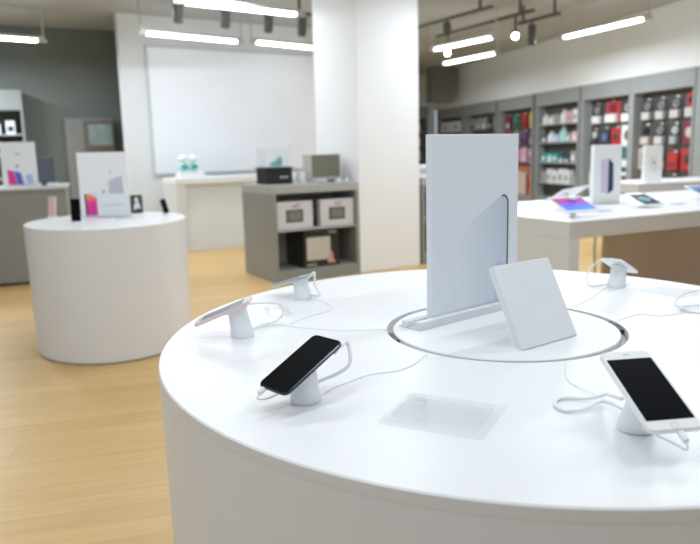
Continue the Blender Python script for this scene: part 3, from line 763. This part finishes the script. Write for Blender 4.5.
bm = MB(); loft(bm, [[(sx_*a+cx_, b*sy_, z_) for sx_, sy_ in ((1, 0), (.7, .7), (0, 1), (-.7, .7), (-1, 0), (-.7, -.7), (0, -1), (.7, -.7))] for a, b, cx_, z_ in ((.07, .03, 0, .014), (.075, .034, 0, .03), (.06, .03, .012, .055), (.035, .026, .035, .08), (.03, .022, .042, .10))]); obj('upper', bm, M['teal'], t, True)
bm = MB(); slab(bm, .155, .07, .014, .03, .003, z=.007); obj('sole', bm, M['teal_l'], t, True)
x, y = cab(.435, .26); t = thing('white_cup', 'small white cup between the black box and the khaki screen', 'cup', (x, y, .948), R(CA))
bm = MB(); lathe(bm, [(.034, 0), (.04, .01), (.045, .115), (.041, .115), (.036, .02)], 24); obj('cup_body', bm, M['white'], t, True)
x, y = cab(.525, .20); t = thing('khaki_screen_unit', 'beige boxy screen unit with a khaki front on top of the grey cabinet', 'monitor', (x, y, .948), R(CA))
bm = MB(); box(bm, 0, .335, 0, .20, .03, .285, .006); obj('casing', bm, M['beige'], t)
bm = MB(); box(bm, .008, .327, -.004, .001, .055, .277, .003); obj('screen', bm, M['khaki'], t)
for xx in (.02, .27):
    bm = MB(); box(bm, xx, xx+.045, .02, .18, 0, .03, .004); obj('foot', bm, M['card'], t)
for k, (uu, lab) in enumerate(((.755, 'small white bottle in front of the khaki screen, left one'), (.85, 'small white bottle in front of the khaki screen, right one'))):
    x, y = cab(uu, .055); t = thing('small_bottle', lab, 'bottle', (x, y, .948), 0, 'white bottles on the grey cabinet')
    bm = MB(); lathe(bm, [(.014, 0), (.016, .004), (.016, .03), (.008, .04)], 14); obj('flask', bm, M['white'], t, True)
    bm = MB(); cyl(bm, 0, 0, .04, .052, .008, 12); obj('cap', bm, M['greypack'], t)
# goods in and on the cabinet right of the column
def cab2(u, v): return (C2[0]+u*math.cos(R(CA))-v*math.sin(R(CA)), C2[1]+u*math.sin(R(CA))+v*math.cos(R(CA)))
x, y = cab2(.01, .06); t = thing('white_carton', 'white box with dark marks on the cabinet right of the column', 'box', (x, y, .948), R(CA))
bm = MB(); box(bm, 0, .30, 0, .25, 0, .135, .004); obj('carton', bm, M['white'], t)
bm = MB(); box(bm, .02, .036, -.002, .001, .04, .10); box(bm, .06, .076, -.002, .001, .04, .10); box(bm, .10, .18, -.002, .001, .05, .09); obj('printed_marks', bm, M['dark'], t)
x, y = cab2(.06, .10); t = thing('black_carton', 'black box on the upper shelf of the cabinet right of the column', 'box', (x, y, .52), R(CA))
bm = MB(); box(bm, 0, .30, 0, .3, 0, .24, .004); obj('carton', bm, M['black'], t)
bm = MB(); box(bm, .05, .25, -.002, .001, .06, .18); obj('printed_picture', bm, M['navy'], t)
x, y = cab2(.06, .10); t = thing('black_carton', 'black box at the bottom of the cabinet right of the column', 'box', (x, y, .115), R(CA))
bm = MB(); box(bm, 0, .34, 0, .3, 0, .28, .004); obj('carton', bm, M['black'], t)
bm = MB(); box(bm, .05, .28, -.002, .001, .06, .2); obj('printed_picture', bm, M['dark'], t)

# ------------------------------------------------------------------ white tables at the right
RT = (1.229, 3.881); RTA = 26
def rt(u, v): a = R(RTA); return (RT[0]+u*math.cos(a)-v*math.sin(a), RT[1]+u*math.sin(a)+v*math.cos(a))
r1 = thing('long_display_table', 'long white-topped table with taupe frame at right behind the round table', 'table', (RT[0], RT[1], 0), R(RTA))
bm = MB(); box(bm, -.002, 3.6, -.002, 1.34, T-.012, T, .003); obj('tabletop', bm, M['table'], r1)
bm = MB(); box(bm, .004, 3.6, 0, .05, T-.10, T-.0125); obj('front_apron', bm, M['taupe'], r1)
bm = MB(); box(bm, 0, .075, 0, 1.33, 0, T-.10-.0005, .002); box(bm, 0, .0035, .0, 1.33, T-.10, T-.0125); obj('end_panel', bm, M['rtside'], r1)
bm = MB(); box(bm, 3.52, 3.6, 0, 1.33, 0, T-.101, .002); obj('end_panel', bm, M['taupe'], r1)
bm = MB(); box(bm, .93, 3.515, .62, .66, 0, T-.0125); obj('inner_panel', bm, M['taupe_d'], r1)
cable('beaded_chain', 'dark beaded cord hanging under the front edge of the long white table', [(1.606, 4.5, .8245), (1.590, 4.5, .6), (1.597, 4.5, .42), (1.580, 4.5, .2), (1.575, 4.5, .009)], .008)
FT = (3.06, 7.42)
r2_ = thing('long_display_table', 'second white-topped table farther back at right, before the shelving bays', 'table', (FT[0], FT[1], 0), R(18))
bm = MB(); box(bm, 0, 1.75, 0, .75, T-.012, T, .003); obj('tabletop', bm, M['table'], r2_)
bm = MB(); box(bm, .004, 1.745, .004, .745, T-.11, T-.0125, .002); obj('apron', bm, M['rtside'], r2_)
bm = MB(); box(bm, .62, 1.73, .02, .73, 0, T-.1105, .002); obj('body', bm, M['rtside'], r2_)

def tablet(label, c, x, up, w, h, face, stand_label, facing=1, picture=None):
    t = frame_obj('tablet', label, 'tablet', c, x, up, 'tablets on the long white table')
    bm = MB(); slab(bm, w+.03, h+.045, .008, .010, .0025); obj('body', bm, M['gloss'], t, True)
    bm = MB(); slab(bm, w, h, .0012, .002, .0004, z=.0045); obj('screen', bm, M[face], t)
    if picture:
        bm = MB(); lathe(bm, [(picture[0], .0052), (picture[0], .0056)], 28); obj('screen_picture', bm, M[picture[1]], t)
        bm = MB(); torus(bm, (0, 0, .0054), picture[0]*1.05, .0014, 'z', 24, 6); obj('screen_ring', bm, M[picture[2]], t, True)
    s = thing('tablet_stand', stand_label, 'stand', (c[0], c[1]+.01, T), 0, 'white tablet stands')
    hz = c[2]-T-.010
    bm = MB(); lathe(bm, [(.035, 0), (.035, .006), (.015, .012), (.014, hz)], 20); obj('post', bm, M['white'], s, True)
    return t
tx1 = (.922, .388, .001); tu1 = (-.361, .857, .369)
tablet('tablet with a glowing red to blue gradient screen near the table corner', (1.325, 4.12, .912), tx1, tu1, .218, .160, 'tabgrad', 'white stand below the red and blue tablet')
k1 = Vector((1.325, 4.12, .912)); n1 = Vector(tx1).cross(Vector(tu1)).normalized()
t = frame_obj('security_puck', 'white oval security puck on the top edge of the red and blue tablet', 'puck', tuple(k1+n1*.009+Vector(tu1)*.055+Vector(tx1)*.03), tx1, tu1)
bm = MB(); ball(bm, (0, 0, .006), .030, .024, .014, 14); obj('shell', bm, M['white'], t, True)
bm = MB(); tube(bm, [(0, .012, .004), (0, .04, .0), (0, .06, -.02)], .003, 8, 4); obj('tether', bm, M['white'], t, True)
tablet('white tablet seen from behind at the table corner, next to the gradient one', (1.48, 4.74, .935), (-.88, -.46, -.10), (.40, -.80, .45), .23, .16, 'blackglass', 'white stand below the tablet seen from behind')
tx2 = (.956, .291, .018); tu2 = (-.283, .912, .298)
tablet('dark-screened tablet with a teal round picture in the middle of the long table', (1.975, 4.68, .886), tx2, tu2, .130, .175, 'nightscreen', 'white stand below the teal-picture tablet', picture=(.038, 'tealpic', 'print_o'))
tablet('tablet with a dark blue screen cut by the right border', (2.62, 5.17, .905), (.95, .31, 0), (-.30, .90, .31), .19, .145, 'tabblue', 'white stand below the tablet at the right border')
x, y = 1.735, 4.98
wb = thing('display_box', 'tall white display box with a lilac and navy printed phone on the long table', 'display box', (x, y, T), R(8))
bm = MB(); box(bm, 0, .208, 0, .05, .0, .415, .003); obj('board', bm, M['bwhite'], wb)
bm = MB(); box(bm, -.02, .25, -.05, .11, 0, .012, .003); obj('foot', bm, M['clear2'], wb)
bm = MB(); prism_xz(bm, [(.055, .085), (.052, .305), (.065, .315), (.11, .315), (.11, .075)], -.002, .001); obj('printed_lilac_phone', bm, M['lilac'], wb)
bm = MB(); prism_xz(bm, [(.11, .07), (.11, .32), (.145, .285), (.15, .10)], -.0025, .001); obj('printed_navy_edge', bm, M['navy'], wb)
fb = thing('display_box', 'white display box with a grey line drawing on the farther white table', 'display box', (3.22, 7.66, T), R(10))
bm = MB(); box(bm, 0, .21, 0, .06, 0, .395, .003); obj('board', bm, M['bwhite'], fb)
bm = MB()
for a in ((.095, .10, .15, .27), (.15, .155, .13, .27), (.095, .155, .265, .27), (.095, .155, .13, .137), (.115, .14, .19, .23)): box(bm, a[0]-.02, a[1]-.02, -.002, .001, a[2], a[3])
obj('printed_drawing', bm, M['inkgrey'], fb)
for k, (u, v, lab) in enumerate(((.55, .32, 'small white price plate between the gradient tablet and the tall white box'), (1.28, .35, 'small white price plate right of the teal-picture tablet'))):
    x, y = rt(u, v); t = thing('price_plate', lab, 'price plate', (x, y, T), R(RTA), 'price plates on the long table')
    bm = MB(); box(bm, 0, .11, 0, .07, 0, .006, .001); obj('sheet', bm, M['clear2'], t)
    bm = MB(); box(bm, .008, .102, .008, .062, .0062, .0075); obj('price_card', bm, M['card'], t)

# ------------------------------------------------------------------ shelving bays of the right wall
bays = [(1.24, 0.0), (2.565, 1.36), (4.09, 2.746), (5.685, 4.33), (7.44, 5.92), (9.20, 7.70)]
names = ['nearest the right border, full of boxed headphones', 'second from the right border, with red and blue packs', 'third from the right border, with open shelves of white goods',
         'fourth from the right border, with an orange shelf strip', 'fifth from the right border, above the tall panel', 'sixth from the right border, in the far corner']
where = ['right-border bay', 'second bay from the right', 'third bay from the right', 'fourth bay from the right', 'fifth bay from the right', 'corner bay']
sh3 = (1.655, 1.325, .955, .575)
for i, (a, b) in enumerate(bays):
    shelving_bay(rw(a), R(RZ), a-b, 'grey wall shelving bay '+names[i], shelves=sh3 if i == 2 else ((.86,) if i == 3 else ((1.66,) if i == 5 else ())),
                 shelfm='orange' if i == 3 else 'shelf')
def bayp(i, u, v, z):
    q = rw(bays[i][0]); c, s = math.cos(R(RZ)), math.sin(R(RZ))
    return (q[0]+u*c-v*s, q[1]+u*s+v*c, z)
SORD = ['leftmost', 'second', 'third', 'fourth', 'fifth']
ROW = ['top', 'second', 'third', 'fourth']
def fill(i, rows, v=.168):
    W = bays[i][0]-bays[i][1]
    for j, (z, items) in enumerate(rows):
        n = len(items)
        for k, (kind, cols, desc, w, h) in enumerate(items):
            hang_pack(kind, bayp(i, W*(k+.5)/n, v-.012, z), R(RZ), f'{desc}, {SORD[k]} in {ROW[j]} row, {where[i]}', 'packs in the '+where[i], w, h, cols)
hp = ('headphone', ('dark', 'tray', 'greypack'), 'dark headphone pack with white tray', .23, .29)
hp2 = ('headphone', ('bayback', 'beige', 'black'), 'dark headphone pack with beige tray', .24, .29)
rd = ('headphone', ('red', 'tray', 'maroon'), 'red headphone pack with white tray', .25, .33)
rb2 = ('window', ('red', 'dark'), 'red box with dark round window', .26, .30)
mr = ('window', ('maroon', 'card'), 'maroon box with pale window', .24, .30)
fr = ('frame', ('beige', 'dark', 'greypack'), 'beige framed window box', .26, .31)
fill(0, [(1.60, [hp, hp, hp, rd]), (1.235, [hp2, hp, ('headphone', ('dark', 'greypack', 'card'), 'dark pack with small pale product', .18, .28), ('window', ('maroon', 'beige'), 'maroon box with beige window', .25, .30)]),
         (.87, [fr, hp, ('plain', ('red', 'maroon'), 'plain red box', .20, .25), rb2]), (.50, [('plain', ('red', 'card'), 'plain red box with white label', .2, .27), hp, hp2, ('plain', ('red', 'dark'), 'plain red box with dark label', .26, .27)])])
fill(1, [(1.60, [('headphone', ('dark', 'card', 'greypack'), 'dark headphone pack with white tray', .26, .31), ('headphone', ('red', 'card', 'maroon'), 'large red headphone pack', .36, .34), ('headphone', ('dark', 'card', 'beige'), 'dark pack with beige earphones', .27, .31)]),
         (1.22, [('headphone', ('bayback', 'dark', 'card'), 'black pack with white earphones', .2, .28), ('window', ('dark', 'blue'), 'dark box with blue round window', .25, .29), ('window', ('red', 'dark'), 'red box with dark window', .22, .29), ('window', ('card', 'brown'), 'white box with brown round window', .29, .33)]),
         (.86, [hp, ('plain', ('petrol', 'dark'), 'petrol box', .24, .3), ('plain', ('petrol', 'card'), 'petrol blue box with white label', .26, .33)]), (.50, [('frame', ('card', 'dark', 'greypack'), 'white framed window box', .28, .31), hp, ('frame', ('card', 'brown', 'dark'), 'white box with brown window', .28, .31)])])
fill(3, [(1.62, [('plain', ('maroon', 'beige'), 'maroon pack', .19, .27), ('plain', ('green', 'dark'), 'dark green pack', .19, .27), ('plain', ('red', 'dark'), 'dark red pack', .19, .28), ('plain', ('yellow', 'beige'), 'bright yellow pack', .19, .30)]),
         (1.28, [('plain', ('red', 'dark'), 'red pack', .2, .28), ('plain', ('greypack', 'blue'), 'grey pack with blue label', .2, .28), ('plain', ('purple', 'dark'), 'dark purple pack', .2, .28), ('plain', ('purple', 'beige'), 'purple pack with beige label', .2, .28)]),
         (.94, [('plain', ('dark', 'greypack'), 'charcoal pack', .2, .26), ('plain', ('pinkpack', 'card'), 'pink pack with white label', .22, .27), ('plain', ('pinkpack', 'lilac'), 'pink pack with lilac label', .22, .29), ('plain', ('lilac', 'purple'), 'lilac pack', .2, .26)])])
fill(4, [(1.66, [('plain', ('greypack', 'dark'), 'grey pack', .22, .25), ('plain', ('greypack', 'teal_l'), 'grey pack with teal label', .22, .26), ('plain', ('greypack', 'card'), 'grey pack with white label', .22, .26), ('plain', ('dark', 'greypack'), 'charcoal pack', .22, .25), ('plain', ('greypack', 'beige'), 'grey pack with beige label', .22, .26)])])
# khaki panel and orange trim low in the fourth bay
t = thing('khaki_board', 'khaki board leaning below the orange shelf strip of the fourth bay', 'board', bayp(3, .35, .12, .30), R(RZ))
bm = MB(); box(bm, 0, .72, 0, .03, 0, .53, .003); obj('sheet', bm, M['taupe_d'], t)
for k, (u, m_, lab) in enumerate(((1.12, 'maroon', 'slim dark red box below the orange strip, left one'), (1.22, 'orange', 'slim orange box below the orange strip, right one'))):
    t = thing('slim_box', lab+' of the fourth bay', 'box', bayp(3, u, .03, .30), R(RZ), 'slim boxes below the orange strip')
    bm = MB(); box(bm, 0, .07, 0, .12, 0, .44, .003); obj('carton', bm, M[m_], t)
    bm = MB(); box(bm, .015, .055, -.002, .001, .16, .26); obj('label', bm, M['dark'], t)
# goods on the open shelves of the third bay
def bottle(i, u, z, h, r, m_, lab, grp):
    t = thing('white_bottle', lab, 'bottle', bayp(i, u, .095, z), 0, grp)
    bm = MB(); lathe(bm, [(r*.9, 0), (r, .01), (r, h*.6), (r*.45, h*.78), (r*.4, h*.86)], 16); obj('flask', bm, M[m_], t, True)
    bm = MB(); cyl(bm, 0, 0, h*.86, h, r*.5, 12); obj('cap', bm, M['greypack'], t, True)
def carton(i, u, z, w, h, m_, m2, lab, grp):
    t = thing('boxed_gadget', lab, 'box', bayp(i, u, .10, z), R(RZ), grp)
    bm = MB(); box(bm, -w/2, w/2, -.06, .06, 0, h, .004); obj('carton', bm, M[m_], t)
    bm = MB(); box(bm, -w*.33, w*.33, -.0625, -.059, h*.2, h*.62); obj('label', bm, M[m2], t)
S3 = ['top', 'second', 'third', 'fourth']
g3 = 'goods on the open shelves of the third bay'
for k, (m_, nm, kind, h) in enumerate((('card', 'white rounded', 'b', .21), ('card', 'white squat', 'b', .17), ('greypack', 'grey', 'c', .17), ('card', 'tall white', 'b', .25), ('pinkpack', 'pink', 'c', .2), ('card', 'white flat-sided', 'c', .22))):
    u = .17+.205*k; lab = f'{nm} {"bottle" if kind == "b" else "carton"}, {ORD[k]} on the top shelf of the third bay'
    (bottle(2, u, 1.655, h, .075, m_, lab, g3) if kind == 'b' else carton(2, u, 1.655, .14, h, m_, 'greypack', lab, g3))
for k, (m_, nm, kind, h) in enumerate((('petrol', 'petrol', 'c', .12), ('card', 'white', 'b', .20), ('paleblue', 'pale blue', 'c', .14), ('teal_l', 'tall pale teal', 'b', .27), ('greypack', 'grey', 'c', .14), ('pinkpack', 'pink', 'c', .17))):
    u = .17+.205*k; lab = f'{nm} {"bottle" if kind == "b" else "carton"}, {ORD[k]} on the second shelf of the third bay'
    (bottle(2, u, 1.325, h, .08, m_, lab, g3) if kind == 'b' else carton(2, u, 1.325, .16, h, m_, 'card', lab, g3))
for k, (m_, nm, h) in enumerate((('teal', 'teal', .17), ('teal_l', 'pale teal', .14), ('teal', 'teal', .17), ('greypack', 'grey', .08), ('petrol', 'petrol', .08), ('greypack', 'tall grey', .2))):
    carton(2, .17+.2*k, .955, .15, h, m_, 'card', f'{nm} carton, {ORD[k]} on the third shelf of the third bay', g3)
for k, (m_, nm, h) in enumerate((('greypack', 'grey', .2), ('card', 'tall white', .25), ('card', 'white', .21), ('card', 'tall white', .26), ('card', 'white', .24), ('greypack', 'short grey', .15))):
    carton(2, .17+.2*k, .575, .15, h, m_, 'greypack', f'{nm} carton, {ORD[k]} on the fourth shelf of the third bay', g3)
# corner bay: white picture cartons
for k, (u, lab) in enumerate(((.42, 'white carton with a dark mark, left on the corner bay shelf'), (1.08, 'white carton with a dark mark, right on the corner bay shelf'))):
    t = thing('white_carton', lab, 'box', bayp(5, u, .03, 1.66), R(RZ), 'white cartons in the corner bay')
    bm = MB(); box(bm, -.26, .26, 0, .13, 0, .25, .004); obj('carton', bm, M['card'], t)
    bm = MB(); ball(bm, (.02, -.001, .11), .07, .006, .05, 12); obj('printed_mark', bm, M['brown'], t, True)
# bay on the back wall, between the column and the corner
wbk = R(14.5)
bp0 = (2.20-1.4*math.cos(wbk), 18.72-1.4*math.sin(wbk))
shelving_bay(bp0, wbk, 1.30, 'grey shelving bay on the far back wall just right of the column', 'bayback', 2.04, 2.33, .40, (1.70, 1.36, 1.0), .08)
for j, zz in enumerate((1.70, 1.36, 1.0)):
    for k in range(3):
        uu = .55+.27*k; x = bp0[0]+uu*math.cos(wbk)-.15*math.sin(wbk); y = bp0[1]+uu*math.sin(wbk)+.15*math.cos(wbk)
        t = thing('beige_carton', f'beige carton, {ORD[k]} on the {S3[j]} shelf of the far back-wall bay', 'box', (x, y, zz), wbk, 'beige cartons on the far back wall')
        bm = MB(); box(bm, -.11, .11, 0, .18, 0, .23, .004); obj('carton', bm, M['beige'], t)
        bm = MB(); box(bm, -.06, .06, -.002, .001, .07, .16); obj('label', bm, M['card'], t)
# plain grey end panel right of the last bay
bm = MB(); box(bm, 0, .9, 0.01, .42, 0, 2.248); o = struct('trim_4', bm, M['bay']); q = rw(-.05); o.location = (q[0], q[1], 0); o.rotation_euler = (0, 0, R(RZ))

# ------------------------------------------------------------------ light
w = bpy.data.worlds.new('world'); SC.world = w; w.use_nodes = True
bg = w.node_tree.nodes['Background']; bg.inputs['Color'].default_value = (.80, .90, 1.0, 1); bg.inputs['Strength'].default_value = .50
def strip(x, y, z, a, L, power, wid=.12, col=(.85, .92, 1.0)):  # fill light: area strips without fixtures, added to brighten tables, walls and ceiling
    l = bpy.data.lights.new('fill_strip', 'AREA'); l.shape = 'RECTANGLE'; l.size = L; l.size_y = wid; l.energy = power; l.color = col
    o = bpy.data.objects.new('fill_strip', l); C.objects.link(o); o.location = (x, y, z); o.rotation_euler = (0, 0, R(a)); return o
for x, y, p_ in ((-2.6, 2.2, 15), (-.4, 2.8, 11), (1.9, 2.8, 20), (-1.6, 4.4, 6.5), (.7, 5.2, 21), (2.9, 5.6, 20), (-3.6, 5.6, 8), (-.4, .7, 9.5), (1.3, .8, 15), (-2.0, -.4, 14), (-1.5, 7.2, 18), (-1.9, 8.7, 14), (-2.6, 8.0, 13), (1.6, 7.2, 22)):
    strip(x, y, 2.9, 36, 1.4, p_)
for x, y, p_ in ((3.2, 8.0, 25), (2.9, 10.6, 58), (1.6, 14.2, 32), (-5.2, 8.6, 85), (-3.6, 9.4, 5)):
    strip(x, y, 2.70, -66, 1.4, p_)

v = SC.view_settings
v.view_transform = 'Standard'; v.look = 'None'; v.gamma = 1; v.use_curve_mapping = False; v.exposure = 0.46
